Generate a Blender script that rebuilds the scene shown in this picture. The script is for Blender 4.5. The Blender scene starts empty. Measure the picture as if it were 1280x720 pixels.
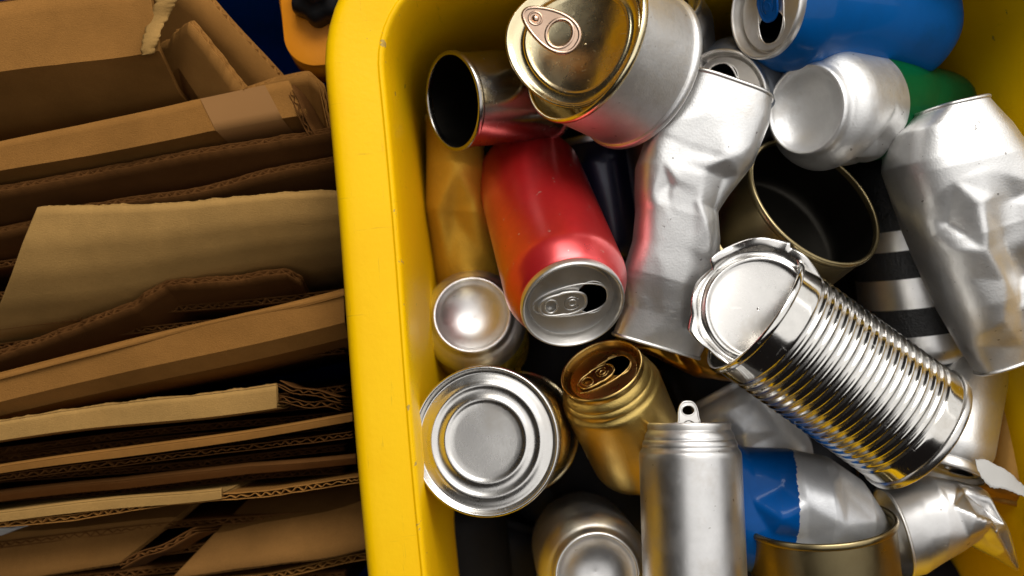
import bpy, math, random
import numpy as np
from mathutils import Vector, Matrix
from mathutils.geometry import delaunay_2d_cdt

random.seed(7)
rng = np.random.default_rng(11)
S = bpy.context.scene
COL = S.collection
PI = math.pi

# ------------------------------------------------------------------ camera
CAM_H = 0.45
FPX = 1125.0                       # focal length in photo pixels (1280 wide)
cam_d = bpy.data.cameras.new("camera")
cam = bpy.data.objects.new("camera", cam_d)
COL.objects.link(cam)
cam.location = (0, 0, CAM_H)
cam_d.sensor_width = 36
cam_d.lens = FPX / 1280 * 36
cam_d.clip_start = 0.01
cam_d.clip_end = 100
cam_d.dof.use_dof = True
cam_d.dof.focus_distance = 0.47
cam_d.dof.aperture_fstop = 4.5
S.camera = cam

# ------------------------------------------------------------------ light
w = bpy.data.worlds.new("World")
S.world = w
w.use_nodes = True
w.node_tree.nodes["Background"].inputs[0].default_value = (0.75, 0.62, 0.58, 1)
w.node_tree.nodes["Background"].inputs[1].default_value = 0.012

def area(name, loc, target, sx, sy, power, col):
    d = bpy.data.lights.new(name, 'AREA')
    d.shape = 'RECTANGLE'; d.size = sx; d.size_y = sy
    d.energy = power; d.color = col
    o = bpy.data.objects.new(name, d); COL.objects.link(o)
    o.location = loc
    o.rotation_euler = (Vector(target) - Vector(loc)).to_track_quat('-Z', 'Y').to_euler()
    return o
area("overhead_softbox", (0.73, 0.40, 1.15), (0.73, 0.3999, 0), 2.34, 1.9, 1.12 * PI * 4.45, (1.0, 0.98, 0.955))
area("window_light", (0.25, 1.40, 1.40), (0.10, 0.0, 0), 1.4, 0.9, 9.0 * PI * 1.17, (1.0, 0.975, 0.93))

area("side_fill", (1.75, 1.05, 0.72), (0.1, 0.05, 0), 1.5, 1.1, 1.0 * PI * 1.65, (1.0, 0.98, 0.95))  # added fill lamp, brightens the sides of the tins and crumpled cans

S.view_settings.view_transform = 'Standard'
S.view_settings.look = 'None'
S.view_settings.gamma = 1
S.view_settings.exposure = 0.0
try:
    S.cycles.max_bounces = 8
    S.cycles.diffuse_bounces = 1
    S.cycles.glossy_bounces = 4
    S.cycles.use_denoising = True
except Exception:
    pass

# ------------------------------------------------------------------ helpers
def P(px, py, z):
    """real position of what the photo shows at (px,py) lying at height z"""
    k = (CAM_H - z) / FPX
    return Vector(((px - 640) * k, (360 - py) * k, z))

def link(name, me, parent=None, mats=()):
    o = bpy.data.objects.new(name, me)
    COL.objects.link(o)
    me.name = name
    for m in mats:
        me.materials.append(m)
    if parent is not None:
        o.parent = parent
    return o

def mesh(verts, faces, smooth=True, midx=None):
    me = bpy.data.meshes.new("m")
    me.from_pydata([tuple(map(float, v)) for v in verts], [], faces)
    me.polygons.foreach_set("use_smooth", [smooth] * len(me.polygons))
    if midx is not None:
        me.polygons.foreach_set("material_index", midx)
    me.update()
    return me

def tag(o, label=None, cat=None, group=None, kind=None):
    if label: o["label"] = label
    if cat: o["category"] = cat
    if group: o["group"] = group
    if kind: o["kind"] = kind
    return o

def frame(A, B, ref=(1, 0, 0)):
    """matrix with origin A, z towards B, x as near as possible to ref"""
    z = (B - A).normalized()
    r = Vector(ref)
    x = (r - z * r.dot(z)).normalized()
    y = z.cross(x)
    M = Matrix((x, y, z)).transposed().to_4x4()
    M.translation = A
    return M, (B - A).length

def empty(name, M):
    o = bpy.data.objects.new(name, None)
    o.empty_display_size = 0.01
    COL.objects.link(o)
    o.matrix_world = M
    return o

def chaikin(pts, n=2):
    for _ in range(n):
        q = [pts[0]]
        for a, b in zip(pts[:-1], pts[1:]):
            q.append(tuple(.75 * x + .25 * y for x, y in zip(a, b)))
            q.append(tuple(.25 * x + .75 * y for x, y in zip(a, b)))
        q.append(pts[-1])
        pts = q
    return pts

def densify(pts, step):
    out = [pts[0]]
    for a, b in zip(pts[:-1], pts[1:]):
        L = math.dist(a, b); n = max(1, int(L / step))
        for i in range(1, n + 1):
            t = i / n
            out.append(tuple(x + (y - x) * t for x, y in zip(a, b)))
    return out

def lathe(prof, n=128, deform=None, band=None, rfun=None):
    """prof: [(r,z)]"""
    th = np.arange(n) * 2 * PI / n
    V, F, MI = [], [], []
    P_ = np.array(prof)
    for (r, z) in P_:
        rr = np.full(n, r)
        V.append(np.stack([rr * np.cos(th), rr * np.sin(th), np.full(n, z)], 1))
    V = np.concatenate(V)
    if deform is not None:
        V = deform(V)
    for i in range(len(P_) - 1):
        for j in range(n):
            k = (j + 1) % n
            F.append((i * n + j, i * n + k, (i + 1) * n + k, (i + 1) * n + j))
            if band: MI.append(band((P_[i][1] + P_[i + 1][1]) / 2, (P_[i][0] + P_[i + 1][0]) / 2))
    me = mesh(V, F, True, MI if band else None)
    import bmesh
    bm = bmesh.new(); bm.from_mesh(me)
    bmesh.ops.remove_doubles(bm, verts=bm.verts, dist=1e-6)
    bmesh.ops.recalc_face_normals(bm, faces=bm.faces)
    bm.to_mesh(me); bm.free()
    return me

def tube(pts, r, closed=False, n=10, squash=None):
    """tube along points; squash=(axis vector, factor)"""
    pts = [Vector(p) for p in pts]
    N = len(pts); V = []; F = []
    prev = None
    for i, p in enumerate(pts):
        a = pts[(i - 1) % N] if (closed or i > 0) else p
        b = pts[(i + 1) % N] if (closed or i < N - 1) else p
        t = (b - a).normalized()
        if prev is None:
            up = Vector((0, 0, 1)) if abs(t.z) < .9 else Vector((1, 0, 0))
            x = t.cross(up).normalized()
        else:
            x = (prev - t * prev.dot(t)).normalized()
        prev = x
        y = t.cross(x)
        rr = r[i] if isinstance(r, (list, tuple, np.ndarray)) else r
        for j in range(n):
            an = 2 * PI * j / n
            d = x * math.cos(an) * rr + y * math.sin(an) * rr
            if squash:
                ax = Vector(squash[0]); d = d - ax * d.dot(ax) * (1 - squash[1])
            V.append(p + d)
    M = N if closed else N - 1
    for i in range(M):
        i2 = (i + 1) % N
        for j in range(n):
            j2 = (j + 1) % n
            F.append((i * n + j, i * n + j2, i2 * n + j2, i2 * n + j))
    if not closed:
        F.append(tuple(range(n))[::-1]); F.append(tuple((N - 1) * n + j for j in range(n)))
    return V, F

def join(*vf):
    V, F = [], []
    for v, f in vf:
        o = len(V); V += [tuple(x) for x in v]; F += [tuple(i + o for i in q) for q in f]
    return V, F

def ell(cx, cy, rx, ry, n=48, z=0.0, a0=0):
    return [(cx + rx * math.cos(2 * PI * i / n + a0), cy + ry * math.sin(2 * PI * i / n + a0), z) for i in range(n)]

def plate(loops, extrude, bevel, z=0.0):
    """flat filled plate with holes; first loop outer"""
    c = bpy.data.curves.new("c", 'CURVE')
    c.dimensions = '2D'; c.fill_mode = 'BOTH'
    c.extrude = extrude; c.bevel_depth = bevel; c.bevel_resolution = 2
    for lp in loops:
        s = c.splines.new('POLY'); s.points.add(len(lp) - 1)
        for i, p in enumerate(lp): s.points[i].co = (p[0], p[1], 0, 1)
        s.use_cyclic_u = True
    o = bpy.data.objects.new("c", c); COL.objects.link(o)
    dg = bpy.context.evaluated_depsgraph_get()
    me = bpy.data.meshes.new_from_object(o.evaluated_get(dg))
    V = [(v.co.x, v.co.y, v.co.z + z) for v in me.vertices]
    F = [tuple(p.vertices) for p in me.polygons]
    bpy.data.objects.remove(o); bpy.data.curves.remove(c); bpy.data.meshes.remove(me)
    return V, F

def tfield(ctrl, q, asp=1.0):
    """piecewise-linear interpolation of scattered heights: sharp creases. ctrl: (n,3), q:(m,2)"""
    ctrl = np.array(ctrl, float); ctrl[:, 1] *= asp; q = q * np.array([1, asp])
    res = delaunay_2d_cdt([Vector((c[0], c[1])) for c in ctrl], [], [], 0, 1e-7)
    vv = np.array([[v[0], v[1]] for v in res[0]]); orig = res[3]
    h = np.array([ctrl[o[0]][2] if o else 0 for o in orig])
    out = np.zeros(len(q))
    for tri in res[2]:
        a, b, c = vv[list(tri)]
        d = (b[1] - c[1]) * (a[0] - c[0]) + (c[0] - b[0]) * (a[1] - c[1])
        if abs(d) < 1e-12: continue
        l1 = ((b[1] - c[1]) * (q[:, 0] - c[0]) + (c[0] - b[0]) * (q[:, 1] - c[1])) / d
        l2 = ((c[1] - a[1]) * (q[:, 0] - c[0]) + (a[0] - c[0]) * (q[:, 1] - c[1])) / d
        l3 = 1 - l1 - l2
        m = (l1 >= -1e-6) & (l2 >= -1e-6) & (l3 >= -1e-6)
        hh = h[list(tri)]
        out[m] = l1[m] * hh[0] + l2[m] * hh[1] + l3[m] * hh[2]
    return out

def interp(poly, t):
    """resample a polyline (list of tuples) at arclength fractions t"""
    p = np.array(poly, float)
    d = np.r_[0, np.cumsum(np.linalg.norm(np.diff(p, axis=0), axis=1))]; d /= d[-1]
    return np.stack([np.interp(t, d, p[:, k]) for k in range(p.shape[1])], 1)

def smooth1(a, k):
    if k < 1: return a
    for _ in range(k):
        b = a.copy(); b[1:-1] = (a[:-2] + 2 * a[1:-1] + a[2:]) / 4; a = b
    return a

# ------------------------------------------------------------------ materials
def new_mat(name):
    m = bpy.data.materials.new(name); m.use_nodes = True
    nt = m.node_tree; b = nt.nodes["Principled BSDF"]
    return m, nt, b
def N(nt, t, **kw):
    n = nt.nodes.new(t)
    for k, v in kw.items():
        if k.startswith('i_'): n.inputs[int(k[2:])].default_value = v
        else: setattr(n, k, v)
    return n
def noise(nt, co, scale, detail=4, rough=.6, stretch=None):
    n = nt.nodes.new('ShaderNodeTexNoise')
    n.inputs['Scale'].default_value = scale; n.inputs['Detail'].default_value = detail
    n.inputs['Roughness'].default_value = rough
    src = co
    if stretch:
        mp = nt.nodes.new('ShaderNodeMapping'); mp.inputs['Scale'].default_value = stretch
        if len(stretch) and False: pass
        nt.links.new(co, mp.inputs['Vector']); src = mp.outputs[0]
    nt.links.new(src, n.inputs['Vector'])
    return n.outputs['Fac']
def ramp(nt, src, stops):
    r = nt.nodes.new('ShaderNodeValToRGB')
    els = r.color_ramp.elements
    while len(els) < len(stops): els.new(.5)
    for e, (p, c) in zip(els, stops):
        e.position = p; e.color = c if len(c) == 4 else (*c, 1)
    nt.links.new(src, r.inputs[0])
    return r.outputs[0]
def g(v): return (v, v, v, 1)
def maprange(nt, src, a, b, c, d):
    n = nt.nodes.new('ShaderNodeMapRange')
    for k, v in zip((1, 2, 3, 4), (a, b, c, d)): n.inputs[k].default_value = v
    nt.links.new(src, n.inputs[0]); return n.outputs[0]
def mixc(nt, fac, a, b):
    n = nt.nodes.new('ShaderNodeMix'); n.data_type = 'RGBA'
    if hasattr(fac, 'links'): nt.links.new(fac, n.inputs[0])
    else: n.inputs[0].default_value = fac
    for s, x in ((6, a), (7, b)):
        if hasattr(x, 'links'): nt.links.new(x, n.inputs[s])
        else: n.inputs[s].default_value = (*x, 1) if len(x) == 3 else x
    return n.outputs[2]

def metal(name, col, rough=.3, metallic=1.0, rvar=.08, bump=.0, bscale=900, coat=0.0, scratch=.15, dirt=None, wave=0.0, spec=.5):
    m, nt, b = new_mat(name)
    co = nt.nodes.new('ShaderNodeTexCoord').outputs['Object']
    n1 = noise(nt, co, 45, 6, .65)
    sc = noise(nt, co, 60, 3, .5, (1, 9, 22))
    sc2 = noise(nt, co, 90, 3, .5, (16, 1.5, 1))
    r = maprange(nt, n1, .3, .7, rough - rvar, rough + rvar)
    add = nt.nodes.new('ShaderNodeMath'); add.operation = 'ADD'
    nt.links.new(r, add.inputs[0])
    s1 = maprange(nt, sc, .68, .74, 0, scratch)
    nt.links.new(s1, add.inputs[1])
    nt.links.new(add.outputs[0], b.inputs['Roughness'])
    c2 = tuple(x * .86 for x in col)
    cc = mixc(nt, maprange(nt, n1, .35, .65, 0, 1), col, c2)
    st = noise(nt, co, 21, 5, .7)
    cc = mixc(nt, maprange(nt, st, .54, .68, 0, .42), cc, tuple(x * f for x, f in zip(col, (.62, .56, .48))))
    if dirt:
        sp = noise(nt, co, 260, 2, .5)
        cc = mixc(nt, maprange(nt, sp, .72, .76, 0, .8), cc, dirt)
    nt.links.new(cc, b.inputs['Base Color'])
    b.inputs['Metallic'].default_value = metallic; b.inputs['Specular IOR Level'].default_value = spec
    if coat:
        b.inputs['Coat Weight'].default_value = coat; b.inputs['Coat Roughness'].default_value = .08
    bp = nt.nodes.new('ShaderNodeBump'); bp.inputs['Distance'].default_value = .0004
    bp.inputs['Strength'].default_value = 0.25 + bump
    h = noise(nt, co, bscale, 2, .5)
    big = noise(nt, co, 38, 2, .5)
    ad = nt.nodes.new('ShaderNodeMath'); ad.operation = 'MULTIPLY_ADD'
    nt.links.new(h, ad.inputs[0]); ad.inputs[1].default_value = .12 + bump
    mb = nt.nodes.new('ShaderNodeMath'); mb.operation = 'MULTIPLY_ADD'
    nt.links.new(big, mb.inputs[0]); mb.inputs[1].default_value = 1.2 + wave
    nt.links.new(maprange(nt, sc2, .70, .73, 0, -.20), mb.inputs[2])
    nt.links.new(mb.outputs[0], ad.inputs[2])
    nt.links.new(ad.outputs[0], bp.inputs['Height'])
    nt.links.new(bp.outputs[0], b.inputs['Normal'])
    return m

ALU = metal("satin_aluminium", (.74, .73, .72), .38, dirt=(.3, .28, .25))
ALU_B = metal("bare_can_skin", (.88, .875, .865), .47, bump=.3, dirt=(.25, .23, .22))
ALU_D = metal("dull_aluminium", (.48, .47, .47), .38)
LID = metal("lid_aluminium", (.82, .80, .77), .42)
TIN = metal("bright_tinplate", (.78, .76, .72), .13, rvar=.04, scratch=.2)
TIN_S = metal("satin_tinplate", (.74, .72, .69), .27, rvar=.06)
TIN_G = metal("worn_tinplate_flecked", (.42, .38, .33), .30, dirt=(.25, .16, .05))
GOLD_L = metal("gold_lacquer", (.90, .78, .50), .24, dirt=(.3, .18, .05))
GOLD_D = metal("olive_gold_lacquer", (.34, .27, .14), .34)
GOLD_C = metal("gold_can_paint", (.74, .52, .16), .34, bump=.5, bscale=1500)
GOLD_M = metal("matt_gold_paint", (.72, .42, .04), .48, metallic=.6, bump=.8, bscale=1400)
COPPER = metal("rosy_ring_metal", (.74, .52, .38), .25)
RED = metal("red_can_paint", (.74, .018, .022), .34, metallic=.6, coat=1.0, dirt=(.7, .4, .35))
RED.node_tree.nodes['Principled BSDF'].inputs['Coat IOR'].default_value = 1.7; RED.node_tree.nodes['Principled BSDF'].inputs['Coat Roughness'].default_value = .3
BLUE = metal("blue_can_paint", (.0, .075, .27), .4, metallic=.0, coat=.15, spec=.1)
BLUE2 = metal("deep_blue_label_paint", (.0, .075, .30), .4, metallic=.0, coat=.15, spec=.1)
GREEN = metal("green_can_paint", (.0, .075, .02), .45, metallic=.0, coat=.2, spec=.1)
BLACKP = metal("black_band_paint", (.008, .008, .009), .45, metallic=0, bump=1)
YELP = metal("yellow_can_paint", (.72, .52, .02), .30, metallic=.4, coat=.5)
NAVY = metal("navy_can_paint", (.01, .012, .05), .35, metallic=.3, coat=.4)
WHITEP = metal("pale_can_paint", (.72, .73, .75), .42, metallic=.5, bump=.3)
GREYB = metal("slate_can_paint", (.16, .175, .2), .4, metallic=.5, bump=.4)
INSIDE_SHADE = metal("shaded_can_inside", (.035, .032, .027), .45)  # shade inside open cans and tins put into the colour
BROWN = metal("amber_can_paint", (.32, .16, .03), .35, metallic=.7)

def plastic(name, col, rough=.42, chips=True, spec=.2):
    m, nt, b = new_mat(name)
    co = nt.nodes.new('ShaderNodeTexCoord').outputs['Object']
    n1 = noise(nt, co, 14, 5, .6)
    c = mixc(nt, maprange(nt, n1, .4, .75, 0, 1), col, tuple(x * f for x, f in zip(col, (.97, .90, .8))))
    hgt = noise(nt, co, 350, 4, .6)
    if chips:
        n2 = noise(nt, co, 85, 4, .6)
        c = mixc(nt, maprange(nt, n2, .725, .735, 0, .8), c, (.28, .2, .06))
        for st in ((2, 40, 2), (34, 2.5, 2)):
            n3 = noise(nt, co, 9, 5, .75, st)
            c = mixc(nt, maprange(nt, n3, .64, .72, 0, .42), c, (.45, .27, .02))
        at = nt.nodes.new('ShaderNodeAttribute'); at.attribute_name = 'wear'
        n4 = noise(nt, co, 120, 3, .6)
        mu = nt.nodes.new('ShaderNodeMath'); mu.operation = 'MULTIPLY'
        nt.links.new(at.outputs['Fac'], mu.inputs[0]); nt.links.new(maprange(nt, n4, .67, .69, 0, .7), mu.inputs[1])
        c = mixc(nt, mu.outputs[0], c, (.32, .25, .12))
    nt.links.new(c, b.inputs['Base Color'])
    nt.links.new(maprange(nt, n1, .3, .7, rough - .08, rough + .1), b.inputs['Roughness'])
    b.inputs['Specular IOR Level'].default_value = spec
    bp = nt.nodes.new('ShaderNodeBump'); bp.inputs['Distance'].default_value = .0005; bp.inputs['Strength'].default_value = .25
    nt.links.new(hgt, bp.inputs['Height'])
    nt.links.new(bp.outputs[0], b.inputs['Normal'])
    return m
YELLOW = plastic("yellow_bin_plastic", (.97, .57, .0))
BLUEPL = plastic("blue_crate_plastic", (.0, .10, .60), chips=False)
ORANGE = plastic("orange_tub_plastic", (.72, .25, .01), chips=False)
BLACKPL = plastic("black_plastic", (.012, .012, .013), chips=False)

def card(name, col, dark=.7):
    m, nt, b = new_mat(name)
    co = nt.nodes.new('ShaderNodeTexCoord').outputs['Object']
    n1 = noise(nt, co, 25, 6, .65)
    n2 = noise(nt, co, 900, 3, .7, (1, 2, 2))
    n3 = noise(nt, co, 6, 3, .5, (4, 1, 1))
    c = mixc(nt, maprange(nt, n1, .3, .7, 0, 1), col, tuple(x * dark for x in col))
    c = mixc(nt, maprange(nt, n2, .35, .7, 0, .35), c, tuple(x * .55 for x in col))
    c = mixc(nt, maprange(nt, n3, .55, .8, 0, .4), c, tuple(x * f for x, f in zip(col, (.75, .7, .62))))
    nt.links.new(c, b.inputs['Base Color'])
    b.inputs['Roughness'].default_value = .9
    b.inputs['Specular IOR Level'].default_value = .0
    bp = nt.nodes.new('ShaderNodeBump'); bp.inputs['Distance'].default_value = .0006; bp.inputs['Strength'].default_value = .5
    nt.links.new(n2, bp.inputs['Height'])
    nt.links.new(bp.outputs[0], b.inputs['Normal'])
    return m
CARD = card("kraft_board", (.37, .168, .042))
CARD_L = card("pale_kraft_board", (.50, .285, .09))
CARD_SHADE = card("shaded_kraft_board", (.15, .062, .018))  # same kraft board with shade put into its colour, for sheets in the gaps
CARD_HALF_SHADE = card("half_shaded_kraft_board", (.27, .128, .036))  # kraft board partly darkened in colour, for the shaded bottom flaps
TAPE_M, _nt, _b = new_mat("parcel_tape"); _b.inputs['Base Color'].default_value = (.34, .165, .055, 1); _b.inputs['Specular IOR Level'].default_value = .12; _b.inputs['Roughness'].default_value = .5
PAPER, _nt, _b = new_mat("white_label_paper"); _b.inputs["Base Color"].default_value = (.5, .49, .47, 1); _b.inputs["Roughness"].default_value = .7
FLOOR = card("dark_ground", (.02, .018, .016))

# ------------------------------------------------------------------ the setting: ground, bins
link("ground", mesh([(-3, -3, -.42), (3, -3, -.42), (3, 3, -.42), (-3, 3, -.42)], [(0, 1, 2, 3)], False), None, [FLOOR])["kind"] = "structure"

def rrect(hw, hh, r, n=14, side=24):
    """rounded rectangle points + outward normals, ccw"""
    out = []
    cs = [(hw - r, hh - r, 0), (-hw + r, hh - r, PI / 2), (-hw + r, -hh + r, PI), (hw - r, -hh + r, 3 * PI / 2)]
    for k, (cx, cy, a0) in enumerate(cs):
        arc = [(cx + r * math.cos(a0 + i * PI / 2 / n), cy + r * math.sin(a0 + i * PI / 2 / n), math.cos(a0 + i * PI / 2 / n), math.sin(a0 + i * PI / 2 / n)) for i in range(n + 1)]
        out += arc
        nx = cs[(k + 1) % 4]; a1 = a0 + PI / 2
        b = (nx[0] + r * math.cos(a1), nx[1] + r * math.sin(a1)); a = arc[-1]
        for i in range(1, side):
            t = i / side
            out.append((a[0] + (b[0] - a[0]) * t, a[1] + (b[1] - a[1]) * t, math.cos(a1), math.sin(a1)))
    return out

def tub(prof, hw, hh, r, floor_z):
    """prof: [(outward offset, z)] from floor inside to outside skirt"""
    rr = rrect(hw, hh, r); n = len(rr); V = []; F = []
    for (o, z) in prof:
        for k, (x, y, nx, ny) in enumerate(rr):
            wob = .0007 * math.sin(k * .31) * (1 if z > -.1 else .3)
            V.append((x + nx * (o + wob), y + ny * (o + wob), z))
    for i in range(len(prof) - 1):
        for j in range(n):
            k = (j + 1) % n
            F.append((i * n + j, i * n + k, (i + 1) * n + k, (i + 1) * n + j))
    F.append(tuple(range(n)))
    return V, F

ang = math.radians(-5.0)      # bin turned a little: its left side runs down and to the right
U = Vector((math.cos(-ang), math.sin(-ang), 0)); Vv = Vector((-math.sin(-ang), math.cos(-ang), 0))
HW, HH = .174, .225
corner = P(468, -38, 0)
bin_c = corner + U * HW - Vv * HH
Mb = Matrix((U, Vv, Vector((0, 0, 1)))).transposed().to_4x4(); Mb.translation = bin_c + Vector((0, 0, -.40))
yb = empty("recycling_bin", Mb)
tag(yb, "large yellow plastic bin with rolled scuffed rim, full of empty cans", "bin")
prof = [(-.040, .01), (-.022, .012), (-.0155, .02), (-.013, .05), (-.005, .30), (-.0018, .385), (-.0004, .393), (.0004, .3962), (.0016, .3974), (.0026, .3976), (.0032, .3966), (.0042, .3968), (.012, .3985), (.0235, .4), (.0275, .3990), (.0300, .396), (.0310, .390), (.0312, .37), (.0312, .365), (.0290, .365), (.0285, .385)]
prof = [(a, b) for a, b in chaikin(prof, 1)]
V, F = tub(prof, HW, HH, .052, 0)
me = mesh(V, F)
at = me.attributes.new('wear', 'FLOAT', 'POINT')
nr = len(V) // len(prof)
for i_, (o_, z_) in enumerate(prof):
    if -.002 < o_ < .0034 and z_ > .392:
        for j_ in range(nr): at.data[i_ * nr + j_].value = 1.0
link("tub", me, yb, [YELLOW])
# outer wall
V, F = tub([(-.020, -.005), (-.012, .0), (-.0095, .03), (.0, .30), (.006, .380)], HW, HH, .052, 0)
link("outer_wall", mesh(V, F), yb, [YELLOW])

# blue crate that holds the cardboard
cr_c = Vector((-.286, -.01, -.40))
Mc = Matrix.Rotation(math.radians(4.5), 4, 'Z'); Mc.translation = cr_c
bc = empty("storage_crate", Mc)
tag(bc, "deep blue plastic crate holding the folded cardboard, seen behind its top corner", "crate")
V, F = tub([(-.03, .01), (-.02, .015), (-.012, .15), (0, .31), (.0, .322), (.004, .326), (.012, .326), (.014, .32), (.014, .31), (.003, .30), (-.008, .14), (-.014, .0), (-.03, -.002)], .20, .215, .03, 0)
link("crate_wall", mesh(V, F), bc, [BLUEPL])

# orange tub with black latch further up
Mo = Matrix.Rotation(math.radians(5), 4, 'Z'); Mo.translation = P(405, -46, -.08) + Vector((0, 0, -.28))
ob = empty("orange_tub", Mo)
tag(ob, "orange plastic tub with a black knob, between the crate and the yellow bin", "tub")
V, F = tub([(-.03, .01), (-.02, .015), (-.006, .20), (-.006, .278), (0, .283), (.008, .28), (.010, .26), (.003, .25), (-.012, .0)], .020, .055, .016, 0)
link("tub_wall", mesh(V, F), ob, [ORANGE])
rr_ = rrect(.026, .061, .018)
V = [(a[0], a[1], .2855) for a in rr_] + [(a[0] * .8, a[1] * .9, .2875) for a in rr_] + [(0, 0, .2875)]
n_ = len(rr_)
F = [(i, (i + 1) % n_, n_ + (i + 1) % n_, n_ + i) for i in range(n_)] + [(n_ + i, n_ + (i + 1) % n_, 2 * n_) for i in range(n_)]
link('lid', mesh(V, F), ob, [ORANGE])
kb = [(0, 0), (.010, 0), (.0125, .003), (.0125, .012), (.010, .016), (.006, .018), (.0058, .022), (.003, .024), (0, .024)]
def knobd(V):
    th = np.arctan2(V[:, 1], V[:, 0]); f = 1 + .07 * np.cos(7 * th); V[:, 0] *= f; V[:, 1] *= f; return V
k = link("knob", lathe(chaikin(kb, 1), 64, knobd), ob, [BLACKPL])
k.location = ob.matrix_world.inverted() @ P(404, 2, -.076); k.scale = (1.3, 1.3, 1.2)

# ------------------------------------------------------------------ cardboard
SHEETG = {}
def sheet(top, offs_l, offs_r, th=.0032, mat=None, label="", torn=0.0, flute=.0060, name="cardboard_sheet", lean_n=None, parts=None, seed=0, cross=False, fold=False):
    """top: [(px,py,z)] edge seen in the photo; offs: [(dx,dy,dz)] metres going down from the edge"""
    r = np.random.default_rng(seed)
    if top[0][0] == -60:
        a_, b_ = top[0], top[1]; f_ = 130 / (b_[0] - a_[0])
        top = [(-190, a_[1] - (b_[1] - a_[1]) * f_, a_[2])] + list(top)
    wp = np.array([P(*t) for t in top])
    L = np.linalg.norm(np.diff(wp, axis=0), axis=1).sum()
    n = max(8, int(L / .0008)); t = np.linspace(0, 1, n)
    T = interp(wp, t)
    jag = np.interp(t, np.linspace(0, 1, max(6, int(L / .006))), r.normal(0, 1, max(6, int(L / .006))))
    jag2 = np.interp(t, np.linspace(0, 1, max(6, int(L / .002))), r.normal(0, 1, max(6, int(L / .002))))
    deep = lambda q: [tuple(q[-1])] + [(q[-1][0], q[-1][1] - .01, -.30)]
    offs_l = list(offs_l) + deep(offs_l)[1:]; offs_r = list(offs_r) + deep(offs_r)[1:]
    ol = np.array([(0, 0, 0)] + list(offs_l), float); orr = np.array([(0, 0, 0)] + list(offs_r), float)
    m = len(ol)
    k = 4 * (m - 1) + 1
    tv = np.linspace(0, m - 1, k)
    sm = lambda a: np.stack([np.interp(tv, np.arange(m), a[:, c]) for c in range(3)], 1)
    OL, OR = sm(ol), sm(orr)
    G = T[:, None, :] + OL[None] * (1 - t[:, None, None]) + OR[None] * t[:, None, None]
    # gentle warp
    ph = r.uniform(0, 6, 4)
    G[:, :, 2] += (.0012 * np.sin(5 * t + ph[0]) + .0005 * np.sin(17 * t + ph[1]))[:, None]
    G[:, :, 1] += (.0008 * np.sin(9 * t[:, None] + ph[2] + np.linspace(0, 2, k)[None]))
    G[:, 0, :] += (np.array([0, .4, 1])[None] * (torn * .0016 * jag + torn * .0007 * jag2)[:, None])
    # normals of the sheet
    du = np.gradient(G, axis=0); dv = np.gradient(G, axis=1)
    nn = np.cross(du, dv); nn /= np.linalg.norm(nn, axis=2, keepdims=True) + 1e-12
    if nn[:, :, 2].mean() < 0: nn = -nn
    # arc position for flute
    s = np.r_[0, np.cumsum(np.linalg.norm(np.diff(T, axis=0), axis=1))]
    V, F = [], []
    def addsurf(off):
        o = len(V); S_ = G + nn * off
        V.extend(S_.reshape(-1, 3).tolist())
        for i in range(n - 1):
            for j in range(k - 1):
                a = o + i * k + j
                F.append((a, a + 1, a + k + 1, a + k))
    addsurf(0.0); addsurf(-th)
    if fold:
        o = len(V)
        for q in range(6):
            an = PI * q / 5
            V.extend((G[:, 0] - nn[:, 0] * (th / 2) * (1 - math.cos(an)) + np.array([0, .0, 1]) * (th * .35 * math.sin(an))).tolist())
        for q in range(5):
            for i in range(n - 1): F.append((o + q * n + i, o + q * n + i + 1, o + (q + 1) * n + i + 1, o + (q + 1) * n + i))
    if cross:
        fl = -th / 2 + (th / 2 - .0003) * np.sin(np.arange(k) * 1.3)[None, :, None] * np.ones((n, 1, 1))
    else:
        wn = smooth1(r.normal(0, 1, n), 60) * 4; am = np.clip(1 - np.abs(smooth1(r.normal(0, 1, n), 80)) * 3.0, .45, 1)
        fl = -th / 2 + ((th / 2 - .0003) * am * np.sin(2 * PI * s / flute + wn))[:, None, None] * np.ones((1, k, 1))
    addsurf(fl)
    me = mesh(V, F)
    me.set_sharp_from_angle(angle=math.radians(18))
    root = link(name, me, None, [mat or CARD])
    root['_g'] = 0; del root['_g']
    SHEETG[seed] = (G, nn)
    md = root.modifiers.new("thick", 'SOLIDIFY'); md.thickness = .00045; md.offset = 0
    # origin at the base of the thing
    c = Vector(np.array(V).min(axis=0).tolist())
    me.transform(Matrix.Translation(-c)); root.location = c
    tag(root, label, "cardboard", "sheets and folded boxes of cardboard in the crate")
    return root

def dn(*seg):
    return list(seg)
Z0 = -.05
# back-most boxes, top left
s1 = sheet([(150, -70, -.045), (262, -2, -.045), (352, 100, -.06)], [(-.04, -.03, -.05), (-.06, -.05, -.12)], [(-.05, -.03, -.05), (-.08, -.06, -.12)], mat=CARD,
      label="slanting brown cardboard flap at the very back, against the blue crate wall", seed=1)
s2 = sheet([(186, 62, -.060), (236, 28, -.036), (306, 110, -.045)], [(-.01, -.016, -.02), (-.02, -.04, -.06), (-.02, -.05, -.1)], [(-.02, -.022, -.03), (-.03, -.04, -.08), (-.03, -.05, -.12)], mat=CARD, torn=.4,
      label="brown cardboard flap with ragged pointed corner beside the torn box end", seed=2)
s3 = sheet([(-60, 10, -.020), (60, -2, -.022), (186, -22, -.024)], [(0, -.035, -.006), (0, -.052, -.040), (.0, -.066, -.12)], [(.004, -.034, -.005), (.002, -.050, -.040), (.0, -.066, -.12)], mat=CARD,
      label="topmost brown box panel, creased along its lower side and torn at its end", seed=3, fold=True)
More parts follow.
